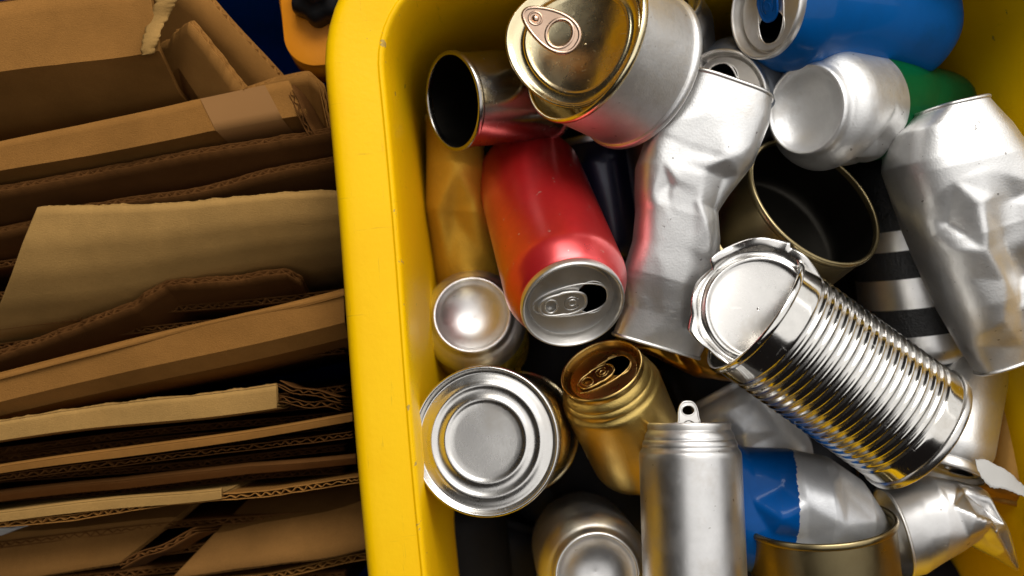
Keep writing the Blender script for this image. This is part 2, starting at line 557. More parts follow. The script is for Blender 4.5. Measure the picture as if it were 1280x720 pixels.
# torn curl at its end
def torn_strip():
    pts = []
    path = [(214, -16), (208, 6), (200, 24), (191, 44), (184, 70)]
    V, F = [], []
    rr = np.random.default_rng(5)
    pl = interp(path, np.linspace(0, 1, 60))
    ja, jb = smooth1(rr.normal(0, 1.6, 60), 1), smooth1(rr.normal(0, 1.6, 60), 1)
    for i, (x, y) in enumerate(pl):
        wd = 15 - 7 * i / 60
        for j in range(8):
            u = j / 7
            z = -.026 + .0012 * math.sin(PI * u) + .0015 * math.sin(i * .16)
            V.append(P(x - wd + ja[i] + u * (2 * wd + jb[i] - ja[i]), y - 4 * u, z))
    for i in range(59):
        for j in range(7):
            a = i * 8 + j; F.append((a, a + 1, a + 9, a + 8))
    return V, F
V, F = torn_strip()
c = s3.location
tp = link("torn_edge", mesh([(Vector(v) - c) for v in V], F), s3, [CARD_L]); tp.modifiers.new("t", 'SOLIDIFY').thickness = .0006
# second folded box: bright band, crease, darker face
s4 = sheet([(-60, 192, -.045), (100, 157, -.045), (240, 124, -.045), (360, 102, -.045)],
           [(0, -.0125, -.004), (0, -.022, -.05), (0, -.03, -.14)], [(.009, -.018, -.004), (.012, -.027, -.05), (.012, -.03, -.14)], mat=CARD, label="folded brown box with pale taped strip at its end, below the top box", seed=4, th=.0034)
G_, n_ = SHEETG[4]
nn4 = G_.shape[0]; i0, i1 = int(nn4 * .80), int(nn4 * .955)
V = []; F = []
rows = [0, 1, 2, 3, 4, 5, 6]
for i in range(i0, i1, 3):
    for q in rows: V.append(Vector((G_[i, q] + n_[i, q] * .0007).tolist()) - s4.location)
w_ = len(rows); c_ = len(V) // w_
for i in range(c_ - 1):
    for q in range(w_ - 1):
        a = i * w_ + q; F.append((a, a + 1, a + w_ + 1, a + w_))
link("tape", mesh(V, F), s4, [TAPE_M])
V = []; F = []
for i in range(14):
    for j in range(8):
        x = 280 + i * 60 / 13; y0 = 124.5 - (x - 280) * .19; V.append(P(x, y0 - 4 + j * 22 / 7, -.0425) - s4.location)
for i in range(13):
    for j in range(7):
        a = i * 8 + j; F.append((a, a + 1, a + 9, a + 8))
s4b = sheet([(296, 116, -.053), (345, 99, -.052), (384, 95, -.052), (398, 108, -.053), (412, 165, -.058)], [(0, -.02, -.02), (0, -.03, -.1)], [(0, -.02, -.02), (0, -.03, -.1)], mat=CARD, label="brown cardboard flap bent round the open end of the taped box, touching the yellow bin", seed=14)
s4c = sheet([(362, 104, -.046), (378, 138, -.048), (393, 170, -.05)], [(.004, .006, -.03), (.004, .006, -.1)], [(.004, .006, -.03), (.004, .006, -.1)], mat=CARD_SHADE, label="short fluted board edge standing across the open end of the taped box", seed=15)
s5 = sheet([(-60, 247, -.055), (200, 201, -.053), (330, 180, -.05), (418, 163, -.05)], [(0, -.015, -.03), (0, -.03, -.12)], [(0, -.015, -.03), (0, -.03, -.12)], mat=CARD_SHADE, label="shaded brown sheet with fluted top edge directly under the taped box", torn=.2, seed=5)
s6 = sheet([(100, 265, -.062), (230, 242, -.06), (330, 220, -.056), (418, 201, -.055)], [(0, -.015, -.03), (0, -.03, -.12)], [(0, -.015, -.03), (0, -.03, -.12)], mat=CARD_SHADE, label="dark sheet with fluted edge just above the large pale sheet", torn=.2, seed=6)
s6b = sheet([(-60, 300, -.075), (20, 285, -.075), (60, 278, -.075)], [(0, -.015, -.03), (0, -.03, -.12)], [(0, -.015, -.03), (0, -.03, -.12)], mat=CARD_SHADE, label="sliver of dark fluted board left of the large pale sheet's corner", seed=16)
# big pale sheet
s7 = sheet([(45, 260, -.038), (120, 258, -.038), (200, 254, -.039), (262, 251, -.040), (340, 245, -.042), (425, 239, -.044)],
           [(-.011, -.020, -.005), (-.022, -.037, -.014), (-.036, -.054, -.027), (-.052, -.070, -.046), (-.068, -.084, -.075), (-.08, -.095, -.12)], [(0, -.012, -.006), (0, -.022, -.016), (0, -.031, -.030), (0, -.038, -.05), (0, -.044, -.075), (.0, -.05, -.12)], mat=CARD_L, th=.0038, torn=.16,
           label="large pale cardboard sheet with cut-off left corner and frayed top edge", seed=7)
s8 = sheet([(-60, 462, -.060), (60, 424, -.062), (165, 385, -.062), (206, 357, -.06), (270, 352, -.062), (356, 339, -.066), (375, 350, -.072)],
           [(0, -.015, -.03), (0, -.03, -.12)], [(0, -.015, -.03), (0, -.03, -.12)], mat=CARD_SHADE, torn=.35, label="dark ragged sheet with a torn peak, in the gap below the large pale sheet", seed=8)
s9 = sheet([(-60, 480, -.045), (120, 438, -.043), (300, 393, -.042), (430, 361, -.042)],
           [(0, .000, .0005), (0, -.0145, -.003), (0, -.022, -.014), (0, -.03, -.06), (0, -.035, -.14)], [(0, .0, .0005), (0, -.018, -.003), (0, -.027, -.014), (0, -.035, -.06), (0, -.04, -.14)], mat=CARD,
           label="smooth brown folded sheet with rounded bend, no flutes showing, below the ragged sheet", seed=9, fold=True)
s10 = sheet([(-60, 533, -.048), (110, 511, -.046), (250, 493, -.045), (346, 479, -.045)],
            [(0, -.010, -.002), (0, -.013, -.02), (0, -.02, -.12)], [(0, -.013, -.002), (0, -.016, -.02), (0, -.02, -.12)], mat=CARD_L, torn=.15, label="pale narrow folded box ending in a stack of open flutes", seed=10, fold=True)
s10b = sheet([(346, 484, -.047), (380, 493, -.050), (425, 502, -.054)], [(0, -.004, -.03), (0, -.02, -.12)], [(0, -.004, -.03), (0, -.02, -.12)], mat=CARD_SHADE, torn=.5, label="upper open fluted edge right of the pale narrow box", seed=17)
s10c = sheet([(347, 503, -.050), (385, 508, -.053), (425, 513, -.057)], [(0, -.004, -.03), (0, -.02, -.12)], [(0, -.004, -.03), (0, -.02, -.12)], mat=CARD_SHADE, torn=.5, label="lower open fluted edge right of the pale narrow box", seed=18)
s11 = sheet([(-60, 592, -.050), (150, 563, -.05), (300, 540, -.05), (440, 519, -.05)], [(0, -.004, -.0012), (0, -.006, -.02), (0, -.012, -.12)], [(0, -.004, -.0012), (0, -.006, -.02), (0, -.012, -.12)], mat=CARD, th=.003, label="thin brown sheet edge in the middle of the tight lower stack", seed=19, fold=True)
s12 = sheet([(-60, 605, -.062), (150, 584, -.06), (380, 553, -.058), (440, 546, -.058)], [(0, -.003, -.03), (0, -.012, -.12)], [(0, -.003, -.03), (0, -.012, -.12)], mat=CARD_SHADE, torn=.2, label="dark fluted sheet under the thin brown sheet of the lower stack", seed=20)
s13 = sheet([(-60, 622, -.068), (150, 603, -.066), (310, 582, -.064), (445, 572, -.064)], [(0, -.006, -.003), (0, -.010, -.03), (0, -.012, -.12)], [(0, -.004, -.003), (0, -.008, -.03), (0, -.012, -.12)], mat=CARD_SHADE, label="dim sheet sunk in the dark lower gap, two above the cream band", seed=21, fold=True)
s14 = sheet([(-60, 645, -.045), (120, 628, -.044), (276, 611, -.044)], [(0, -.006, -.001), (0, -.008, -.02), (0, -.012, -.12)], [(0, -.005, -.001), (0, -.007, -.02), (0, -.012, -.12)], mat=CARD_L, th=.003, label="cream narrow band of folded board ending halfway along the lower stack", seed=22, fold=True)
s15 = sheet([(-60, 660, -.050), (90, 650, -.049), (220, 632, -.048), (330, 622, -.048), (448, 602, -.047)], [(0, -.003, -.03), (0, -.012, -.12)], [(0, -.003, -.03), (0, -.012, -.12)], mat=CARD, torn=.3, label="wavy fluted sheet directly below the cream band", seed=23)
s16 = sheet([(-60, 668, -.078), (20, 660, -.078), (42, 653, -.078)], [(0, -.012, -.003), (0, -.013, -.03), (0, -.02, -.12)], [(-.012, -.004, -.003), (-.012, -.006, -.03), (-.012, -.02, -.12)], mat=PAPER, label="small white board corner at the lower left edge", seed=24)
# bottom pieces: faces seen above their edges
s17 = sheet([(-60, 735, -.078), (60, 716, -.078), (150, 705, -.078)], [(0, .03, -.012), (0, .045, -.05), (0, .05, -.12)], [(.03, .024, -.012), (.04, .035, -.05), (.04, .04, -.12)], mat=CARD_HALF_SHADE, label="brown flap with zigzag flutes along its near edge, at the bottom left", flute=.0058, th=.0034, seed=25)
s18 = sheet([(215, 721, -.070), (330, 708, -.070), (460, 686, -.070)], [(.02, .022, -.012), (.03, .034, -.04), (.03, .04, -.12)], [(0, .026, -.012), (0, .034, -.04), (.0, .04, -.12)], mat=CARD_HALF_SHADE, label="brown flap with zigzag flutes along its near edge, beside the yellow bin at the bottom", flute=.0058, th=.0036, seed=26)
s19 = sheet([(170, 735, -.080), (260, 732, -.078), (340, 723, -.078), (462, 701, -.077)], [(0, -.003, -.03), (0, -.012, -.12)], [(0, -.003, -.03), (0, -.012, -.12)], mat=CARD, label="lowest zigzag fluted board edge, under the flap beside the yellow bin", flute=.0058, th=.0036, seed=27)
s20 = sheet([(150, 710, -.052), (195, 690, -.056), (245, 668, -.064)], [(.006, -.004, -.02), (.006, -.006, -.1)], [(.006, -.004, -.02), (.006, -.006, -.1)], mat=CARD_SHADE, label="short diagonal fold between the two bottom flaps", seed=28)

# ------------------------------------------------------------------ can kit
def lid_parts(root, L, k=1.0, mats=None, tab='flat', hole=True, rot=0.0):
    """easy-open end at local z=L, r about .027*k; +x points to the mouth"""
    ML = mats or LID
    pr = [(.0268, -.0035), (.0272, -.0012), (.0272, .0006), (.0266, .0015), (.0259, .0016), (.0253, .0008), (.0250, -.001), (.0242, -.0055), (.0237, -.0068), (.0231, -.0070), (.0226, -.0062), (.0223, -.0042), (.0216, -.0034)]
    pr = [(a * k, L + b * k) for a, b in chaikin(pr, 1)]
    lid = link("lid", lathe(pr, 112), root, [ML])
    zp = L - .0036 * k
    loops = [ell(0, 0, .0219 * k, .0219 * k, 96)]
    hx, hrx, hry = .0106 * k, .0084 * k, .0102 * k
    if hole: loops.append(ell(hx, 0, hrx, hry, 56))
    V1 = plate(loops, .00015 * k, .0001, zp)
    parts = [V1]
    # teardrop bead
    bead = []
    for i in range(90):
        a = 2 * PI * i / 90
        x = .0197 * math.cos(a) - .0004; wdt = .0078 + .0033 * (1 + math.cos(a)) / 2
        y = wdt * 1.02 * math.copysign(abs(math.sin(a)) ** .8, math.sin(a))
        bead.append((x * k, y * k, zp + .0002 * k))
    parts.append(tube(bead, .00055 * k, True, 8))
    if hole:
        parts.append(tube(ell(hx, 0, hrx + .0001, hry + .0001, 60, zp + .0001), .00045 * k, True, 8))
    parts.append(join(tube([(0, 0, zp), (0, 0, zp + .0012 * k), (0, 0, zp + .0016 * k)], [.0022 * k, .0022 * k, .0014 * k], False, 20)))
    V, F = join(*parts)
    link("panel", mesh(V, F), lid, [ML])
    if hole:   # pushed-in tongue
        tg = plate([ell(0, 0, hrx * .86, hry * .86, 40)], .0001, .0001)
        V = [(hx + hrx * .9 * 1 - (hrx * .9 - v[0]) * .25, v[1], L - .006 * k - (hrx * .9 - v[0]) * .9 - .003 * k) for v in tg[0]]
        link("tongue", mesh(V, tg[1]), lid, [INSIDE_SHADE])
    if tab:
        outer = []
        for i in range(64):
            a = 2 * PI * i / 64
            ex = .86
            x = math.copysign(abs(math.cos(a)) ** ex, math.cos(a)); y = math.copysign(abs(math.sin(a)) ** .7, math.sin(a))
            wd = .0072 if x > 0 else .0066
            outer.append(((-.0048 + x * .0122) * k, y * wd * k, 0))
        fing = ell(-.0112 * k, 0, .0034 * k, .0043 * k, 36)
        ring = []
        for i in range(40):     # crescent slot round the rivet
            a = .5 + (2 * PI - 1.0) * i / 39; ring.append((-.0002 * k + .0046 * k * math.cos(a + 0), .0046 * k * math.sin(a), 0))
        for i in range(40):
            a = .5 + (2 * PI - 1.0) * (39 - i) / 39; ring.append((-.0002 * k + .0036 * k * math.cos(a), .0036 * k * math.sin(a), 0))
        V1 = plate([outer, fing, ring], .00018 * k, .00025 * k)
        V2 = tube([(p[0], p[1], .0001) for p in outer], .00075 * k, True, 8)
        V3 = tube([(p[0], p[1], .0001) for p in fing], .00055 * k, True, 8)
        V4 = tube(ell(0, 0, .0019 * k, .0019 * k, 24, .0002), .0005 * k, True, 8)
        V, F = join(V1, V2, V3, V4)
        t = link("tab", mesh(V, F), lid, [ML] if not isinstance(tab, tuple) else [tab[1]])
        up = 0.0
        if tab == 'up': t.rotation_euler = (0, math.radians(97), rot); t.location = (0, 0, zp + .0016 * k)
        elif isinstance(tab, tuple): t.rotation_euler = (0, math.radians(tab[0]), rot); t.location = (0, 0, zp + .0018 * k)
        else: t.rotation_euler = (0, math.radians(1.5), rot); t.location = (0, 0, zp + .0016 * k)
    return lid

def can(name, A, B, R, bodymats, label, ref=(1, 0, 0), band=None, deform=None, lid='flat', hole=True, lidmat=None, group="drinks cans in the yellow bin", n=144, neck_rings=False, cat="can", tabmats=None):
    """A base centre, B lid centre"""
    M, L = frame(A, B, ref)
    root = empty(name, M); tag(root, label, cat, group)
    k = R / .033
    base = [(0.0001, .0108), (.008, .0100), (.0145, .0076), (.0190, .0044), (.0209, .0022), (.0216, .0004), (.0230, -.0006), (.0244, .0006), (.0250, .0030), (.0258, .0046), (.0280, .0060), (.0312, .0098), (.0328, .0150), (.0330, .0185)]
    base = [(a * k, b * k) for a, b in chaikin(base, 2)]
    if neck_rings:
        top = [(.0330, -.0200), (.0327, -.0175), (.0312, -.0155), (.0306, -.0140), (.0309, -.0128), (.0302, -.0105), (.0291, -.0093), (.0292, -.0080), (.0283, -.0055), (.0272, -.0038), (.0268, -.0030)]
    else:
        top = [(.0330, -.0190), (.0328, -.0165), (.0318, -.0130), (.0298, -.0085), (.0280, -.0050), (.0269, -.0036), (.0268, -.0030)]
    top = [(a * k, L + b * k) for a, b in chaikin(top, 2)]
    mid = densify([base[-1], top[0]], .0012)[1:-1]
    me = lathe(base + mid + top, n, deform, band)
    link("body", me, root, bodymats if isinstance(bodymats, list) else [bodymats])
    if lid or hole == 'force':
        link('lining', lathe([(.0001, .012 * k), (.031 * k, .02 * k), (.0322 * k, .03 * k), (.0322 * k, L - .022 * k), (.0262 * k, L - .0055 * k)], 64), root, [INSIDE_SHADE])  # near-black sleeve added so the can mouth reads as shaded
    if lid: lid_parts(root, L, k, lidmat, lid, hole)
    return root

def crushed_end(f, L, a=.30, b=.38):
    def h(V):
        V = f(V); t = np.clip((V[:, 2] / L - a) / (1 - a), 0, 1); k = 1 - b * t * t * (3 - 2 * t)
        V[:, 0] = V[:, 0] * k + t * .006; V[:, 1] *= .6 + .4 * k
        return V
    return h

def fdef(ctrl, R, L, front=True, amp=1.0, rnd=0, seed=0, rndamp=.001):
    """radial dents from scattered control points in (theta in turns -.5..0.5, z/L)"""
    rr = np.random.default_rng(seed)
    pts = [list(c) for c in ctrl]
    for _ in range(rnd):
        pts.append([rr.uniform(-.5, .5), rr.uniform(.1, .9), rr.normal(0, rndamp)])
    full = []
    for p in pts:
        full += [[p[0] + s, p[1], p[2]] for s in (-1, 0, 1)]
    for x in np.linspace(-1.6, 1.6, 17):
        full += [[x, -.05, 0], [x, 1.05, 0], [x, .04, 0], [x, .96, 0]]
    def f(V):
        th = np.arctan2(V[:, 1], V[:, 0]) / (2 * PI); z = V[:, 2] / L
        d = tfield(full, np.stack([th, z], 1), .6) * amp
        r = np.hypot(V[:, 0], V[:, 1]) + 1e-9
        s = np.clip((r + d) / r, .15, 2); s[r < R * .6] = 1
        V[:, 0] *= s; V[:, 1] *= s
        return V
    return f

def tin_profile(R, L, ribs=None, seam=.0012, open_top=True, rings=(.55, .68, .82)):
    pass

def loft(left, right, zc, half, N_v=90, N_u=96, ctrl=None, rnd=0, seed=0, rndamp=.0012, sq=.85, tilt=None, smooth=2, ctrl_smooth=0, asp=4.0):
    """crushed shell: left/right outline in photo px, zc/half thickness along it"""
    t = np.linspace(0, 1, N_v)
    Lp, Rp = interp(left, t), interp(right, t)
    Lp = np.stack([smooth1(Lp[:, 0], smooth), smooth1(Lp[:, 1], smooth)], 1); Rp = np.stack([smooth1(Rp[:, 0], smooth), smooth1(Rp[:, 1], smooth)], 1)
    z = np.interp(t, np.linspace(0, 1, len(zc)), zc); h = np.interp(t, np.linspace(0, 1, len(half)), half)
    LW = np.array([P(a[0], a[1], zz) for a, zz in zip(Lp, z)]); RW = np.array([P(a[0], a[1], zz) for a, zz in zip(Rp, z)])
    C = (LW + RW) / 2; W = (RW - LW) / 2
    u = np.arange(N_u) * 2 * PI / N_u
    cu = np.sign(np.cos(u)) * np.abs(np.cos(u)) ** sq; su = np.sign(np.sin(u)) * np.abs(np.sin(u)) ** sq
    G = C[:, None] + W[:, None] * cu[None, :, None]
    G[:, :, 2] += h[:, None] * su[None]
    if tilt is not None:
        G[:, :, 2] += tilt * cu[None] * 1.0
    pts = [list(c) for c in (ctrl or [])]
    rr = np.random.default_rng(seed)
    for _ in range(rnd):
        pts.append([rr.uniform(-.9, .9), rr.uniform(.05, .95), rr.normal(0, rndamp)])
    for x in np.linspace(-1.1, 1.1, 7): pts += [[x, -.06, 0], [x, 1.06, 0]]
    for y in np.linspace(.0, 1, 9): pts += [[-1.15, y, 0], [1.15, y, 0]]
    q = np.stack([np.repeat(cu[None], N_v, 0).ravel(), np.repeat(t[:, None], N_u, 1).ravel()], 1)
    d = tfield(pts, q, asp).reshape(N_v, N_u)
    for _ in range(ctrl_smooth):
        d[1:-1] = (d[:-2] + 2 * d[1:-1] + d[2:]) / 4
        d = (np.roll(d, 1, 1) + 2 * d + np.roll(d, -1, 1)) / 4
    fw = np.clip(su, 0, 1) ** .4 + .4 * np.clip(-su, 0, 1)
    G[:, :, 2] += d * fw[None]
    return G

def grid_mesh(G, cap0=True, cap1=True, midx=None):
    nv, nu = G.shape[:2]
    V = G.reshape(-1, 3).tolist(); F = []; MI = []
    for i in range(nv - 1):
        for j in range(nu):
            k = (j + 1) % nu
            F.append((i * nu + j, i * nu + k, (i + 1) * nu + k, (i + 1) * nu + j)); MI.append(midx(i / nv, j / nu) if midx else 0)
    for flag, i in ((cap0, 0), (cap1, nv - 1)):
        if flag:
            ring = [i * nu + j for j in range(nu)]
            c = G[i].mean(axis=0); V.append(c.tolist()); ci = len(V) - 1
            for j in range(nu): F.append((ring[j], ring[(j + 1) % nu], ci)); MI.append(0)
    return V, F, MI

def crushed(name, label, G, mats, midx=None, rims=(True, True), cap_recess=.002, rim_r=.0011, rimmat=None, cat="can", group="drinks cans in the yellow bin", shift=(0, 0, 0), caps=(True, True)):
    G = G + np.array(shift)
    o = Vector(G.reshape(-1, 3).min(axis=0).tolist()); o = Vector((float(G[:, :, 0].mean()), float(G[:, :, 1].mean()), o.z))
    root = empty(name, Matrix.Translation(o)); tag(root, label, cat, group)
    V, F, MI = grid_mesh(G, False, False, midx)
    V = [(v[0] - o.x, v[1] - o.y, v[2] - o.z) for v in V]
    me = mesh(V, F, True, MI)
    import bmesh
    bm = bmesh.new(); bm.from_mesh(me); bmesh.ops.recalc_face_normals(bm, faces=bm.faces); bm.to_mesh(me); bm.free()
    bo = link("body", me, root, mats)
    md = bo.modifiers.new("t", 'SOLIDIFY'); md.thickness = .00025; md.offset = 1
    for k, i in enumerate((0, G.shape[0] - 1)):
        if not (rims[k] or caps[k]): continue
        ax = (G[i].mean(0) - G[2 if i == 0 else i - 2].mean(0)); ax /= np.linalg.norm(ax) + 1e-9
        ring = G[i]; c = ring.mean(0)
        parts = []
        if rims[k]:
            r1 = [Vector((c + (p - c) * 1.005 + ax * .0006 - np.array(o)).tolist()) for p in ring]
            parts.append(tube(r1, rim_r, True, 8))
        if caps[k]:
            rings = [ring + ax * .0004]
            for f, dpt in ((.97, .0), (.93, -cap_recess * .8), (.90, -cap_recess), (.6, -cap_recess * .9), (.3, -cap_recess), (.05, -cap_recess)):
                rings.append(c + (ring - c) * f + ax * dpt)
            GG = np.array(rings) - np.array(o)
            v, f, _ = grid_mesh(GG, False, True); parts.append((v, f))
        V, F = join(*parts)
        link("lid" if k == 0 else "base", mesh(V, F), root, [rimmat or LID])
    return root

# =================================================================== CANS
# --- red can (lid towards us)
cdent = [[a, b, 0] for a in (-.5, -.35, .35, .5) for b in (.2, .5, .8)] + [[.0, .5, 0]]
A, B = P(657, 208, -.118), P(716, 381, -.002)
M, L = frame(A, B)
rd = fdef([[-.5 + i / 10, z, 0] for i in range(10) for z in (.08, .3, .5, .7, .92)] + [[-.30, .62, -.0012], [-.18, .66, -.0010], [-.22, .58, -.0003]], .033, L)
can("drinks_can", A, B, .0322, RED, "red can with silver open end facing up, middle of the heap", ref=(1, .12, 0), deform=rd, lid='flat', lidmat=LID)

# --- slim silver can at bottom centre
can("slim_can", P(873, 851, -.012), P(861, 531, -.030), .0268, ALU, "tall slim plain silver can with raised tab, at the bottom edge", ref=(0, .3, 1), lid=None, neck_rings=True)
root = bpy.data.objects["slim_can"]
Lc = (P(873, 851, -.012) - P(861, 531, -.030)).length
lid = lid_parts(root, Lc, .0268 / .033, LID, (88, LID), True)

# --- silver/yellow can, bottom up
can("drinks_can", P(590, 393, -.088), P(606, 446, -.205), .0325, [ALU, YELP], "yellow sided can with shiny domed silver base up, against the left bin wall", band=lambda z, r: 0 if z < .0165 else 1, lid=None)
# --- silver can bottom-up, bottom edge
can("drinks_can", P(747, 720, -.042), P(724, 672, -.155), .0325, ALU, "plain silver can with base up, left of the slim can", lid=None)
# --- small gold can
can("drinks_can", P(808, 584, -.084), P(752, 463, -.040), .0285, GOLD_C, "gold can with open end and gold tab, below the red can", ref=(1, .55, -.2), lidmat=metal("gold_lid", (.56, .38, .13), .28), neck_rings=True)
# --- blue can top right
can("drinks_can", P(1160, 32, -.082), P(957, 8, -.030), .0335, BLUE, "glossy blue can lying on its side in the top right corner", ref=(.15, -1, -.1), lid=(12, BLUE2), lidmat=LID)
# --- grey can behind
can("drinks_can", P(1010, 95, -.165), P(903, 122, -.062), .033, GREYB, "slate grey can with open silver end, under the blue can", ref=(-.2, 1, .1), lid=None, lidmat=LID)
r_ = [o for o in bpy.data.objects if o.get("label", "").startswith("slate")][0]
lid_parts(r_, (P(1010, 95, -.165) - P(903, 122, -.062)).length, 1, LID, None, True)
# --- silver can behind the ring pull tin
can("drinks_can", P(846, 170, -.14), P(822, 6, -.062), .030, ALU_D, "dull silver can wedged behind the ring pull tin at the top edge", lid='flat')
# --- sliver can behind the white crushed one
can("drinks_can", P(870, 330, -.125), P(842, 140, -.115), .033, [ALU_D, GREEN], "dull pinkish silver can half hidden left of the crumpled silver can", band=lambda z, r: 1 if z > .088 else 0, lid='flat')
# --- striped can
def sband(z, r):
    s = (z - .008) / .0175
    return 1 if (z > .09 or int(math.floor(s)) % 2 == 1) else 0
can("drinks_can", P(1156, 462, -.112), P(1118, 180, -.105), .0335, [ALU, BLACKP], "silver can with broad black bands, under the ribbed tin", band=sband, lid='flat')
# --- navy can deep
can("drinks_can", P(775, 330, -.175), P(745, 170, -.165), .033, NAVY, "dark navy can sunk deep right of the red can", lid='flat')
# --- green and white can
A, B = P(1006, 137, -.034), P(1180, 143, -.120)
M, L = frame(A, B, (0, 1, 0))
gz = [[-.5 + i / 12, z, 0] for i in range(12) for z in (.05, .10)] + [[a, z, 0] for a in (-.25, -.12, 0, .08, .16) for z in (.2, .3, .5, .7, .9)]
gz += [[.36, .22, -.008], [.42, .29, -.003], [.31, .31, -.001], [.46, .20, -.012], [.33, .145, .0006], [.26, .22, .0006], [.41, .13, -.001], [.37, .30, -.005], [.27, .40, -.001], [.33, .50, -.005], [.5, .34, -.006], [.42, .48, -.003], [.36, .62, -.005], [-.42, .60, -.004], [.18, .62, -.002]]
can("drinks_can", A, B, .0335, [ALU_B, GREEN], "silver and green can with dented side and domed base towards us", ref=(0, 1, 0), deform=crushed_end(fdef(gz, .033, L, amp=.65), L), band=lambda z, r: 1 if z > .046 else 0, lid=None)
# --- silver can under ribbed tin
A, B = P(903, 486, -.120), P(975, 610, -.105)
M, L = frame(A, B, (0, 1, 0))
can("drinks_can", A, B, .0305, WHITEP, "pale grey can with a soft dent, tucked under the ribbed tin's left end", ref=(0, 1, 0), deform=fdef([[-.5 + i / 8, z, 0] for i in range(8) for z in (.1, .2, .55, .9)] + [[.32, .38, -.008], [.22, .42, -.003], [.44, .36, -.003]], .0305, L), lid=None)

# --- big crumpled silver can
left = [(852, 98), (834, 138), (811, 167), (797, 207), (796, 240), (797, 262), (793, 300), (779, 345), (783, 380), (768, 416)]
right = [(955, 134), (953, 160), (934, 210), (905, 248), (893, 267), (896, 300), (893, 340), (888, 385), (884, 420), (872, 446)]
ctrl = [(-.1, .12, .002), (.75, .2, .004), (.45, .27, .006), (-.1, .28, -.003), (.1, .33, .003), (.62, .33, -.008), (.9, .3, 0),
        (-.35, .42, -.004), (-.15, .41, .003), (.1, .44, -.003), (.35, .43, .002), (.55, .52, .004), (.85, .48, -.007), (-.6, .35, .001), (-.75, .48, 0),
        (-.2, .55, .001), (.2, .62, .001), (-.5, .68, .003), (.5, .7, -.003), (.1, .8, .005), (.55, .84, -.005), (-.45, .85, -.001), (.3, .93, .002), (-.2, .95, .003), (.8, .9, 0), (.7, .63, .002)]
G = loft(left, right, [-.036, -.036, -.038, -.044, -.055], [.027, .024, .020, .017, .0125], 230, 220, [(a, b, c * .45) for a, b, c in ctrl], rnd=0, seed=3, rndamp=.0003, sq=.5, ctrl_smooth=4)
crushed("crumpled_can", "large crumpled bare silver can standing between the red can and the ribbed tin", G, [ALU_B])
# --- right crushed can
left = [(1140, 148), (1117, 172), (1113, 212), (1130, 262), (1152, 322), (1180, 388), (1206, 438), (1224, 466)]
right = [(1216, 131), (1248, 160), (1286, 212), (1315, 262), (1325, 310), (1338, 350), (1345, 385), (1345, 418)]
ctrl = [(-.5, .15, .001), (.2, .15, 0), (-.55, .30, .001), (.0, .3, .001), (-.72, .44, -.009), (-.35, .40, .004), (.1, .42, -.006), (.35, .46, .001), (-.5, .56, .005), (-.1, .55, -.008),
        (.2, .6, .004), (-.75, .64, .001), (-.35, .68, .002), (.05, .70, -.012), (.16, .73, .004), (.0, .79, .003), (-.2, .80, -.002), (.35, .68, .004), (.45, .8, -.006), (-.55, .82, .004), (-.8, .9, -.002), (-.1, .93, .002), (.3, .93, -.003), (.6, .9, .002), (.7, .6, -.004), (.7, .4, .002)]
G = loft(left, right, [-.045, -.040, -.042, -.048, -.052], [.030, .031, .030, .025, .014], 230, 220, [(a, b, c * .68) for a, b, c in ctrl], rnd=4, seed=8, rndamp=.0002, sq=.68, ctrl_smooth=3)
crushed("crumpled_can", "big silver can dented in its lower half, leaning on the right bin wall", G, [ALU_B])
# --- deep gold bent can, left wall
left = [(533, 150), (534, 200), (533, 258), (540, 310), (548, 375)]
right = [(604, 160), (606, 200), (612, 250), (624, 310), (640, 380)]
ctrl = [(-.3, .2, .003), (.1, .3, .005), (-.15, .52, -.011), (.55, .42, .001), (.5, .5, -.001), (-.6, .5, .001), (0, .8, .004), (.5, .75, .0), (-.5, .8, .003)]
G = loft(left, right, [-.110, -.105, -.11, -.13, -.15], [.026] * 5, 100, 100, ctrl, sq=.95, ctrl_smooth=5)
crushed("bent_can", "matt gold can with a sharp dent, deep against the left bin wall", G, [GOLD_M])
# --- deep gold folded can under crumpled can
left = [(770, 428), (800, 425), (850, 428), (905, 420)]
right = [(790, 436), (820, 446), (868, 470), (912, 476)]
ctrl = [(0, .2, .001), (.2, .5, -.003), (-.2, .62, .004), (.5, .7, .003), (.0, .8, -.003)]
G = loft(left, right, [-.085, -.085, -.09, -.095], [.008, .012, .014, .014], 60, 60, ctrl)
crushed("flattened_can", "flattened amber gold can, a narrow strip under the crumpled can", G, [metal("amber_gold", (.42, .2, .02), .35)], rims=(False, False))
# --- blue and white crushed can inside gold tin
left = [(905, 545), (930, 560), (985, 562), (1035, 572), (1073, 598), (1096, 632), (1102, 652)]
right = [(915, 705), (935, 712), (980, 712), (1035, 704), (1078, 690), (1098, 672), (1104, 660)]
ctrl = [(-.9, .1, .002), (-.3, .08, -.004), (-.1, .22, .005), (-.5, .25, -.004), (.2, .18, -.002), (-.3, .36, .001), (.3, .38, -.007), (-.65, .5, .001), (-.55, .58, -.002), (.0, .55, .003), (.5, .5, -.002), (-.2, .75, .003), (.3, .75, .001)]
G = loft(left, right, [-.075, -.075, -.072, -.074, -.08], [.026, .03, .031, .026, .012], 260, 260, ctrl, sq=.95, ctrl_smooth=8)
tmid = lambda i, j: 0 if (i + .05 * math.sin(j * 2 * PI) + .003 * math.sin(j * 75) + .002 * math.sin(j * 331)) < .365 else 1
crushed("crumpled_can", "half blue, half white crumpled can resting in the shallow gold tin", G, [BLUE2, WHITEP], midx=tmid, rims=(True, False))
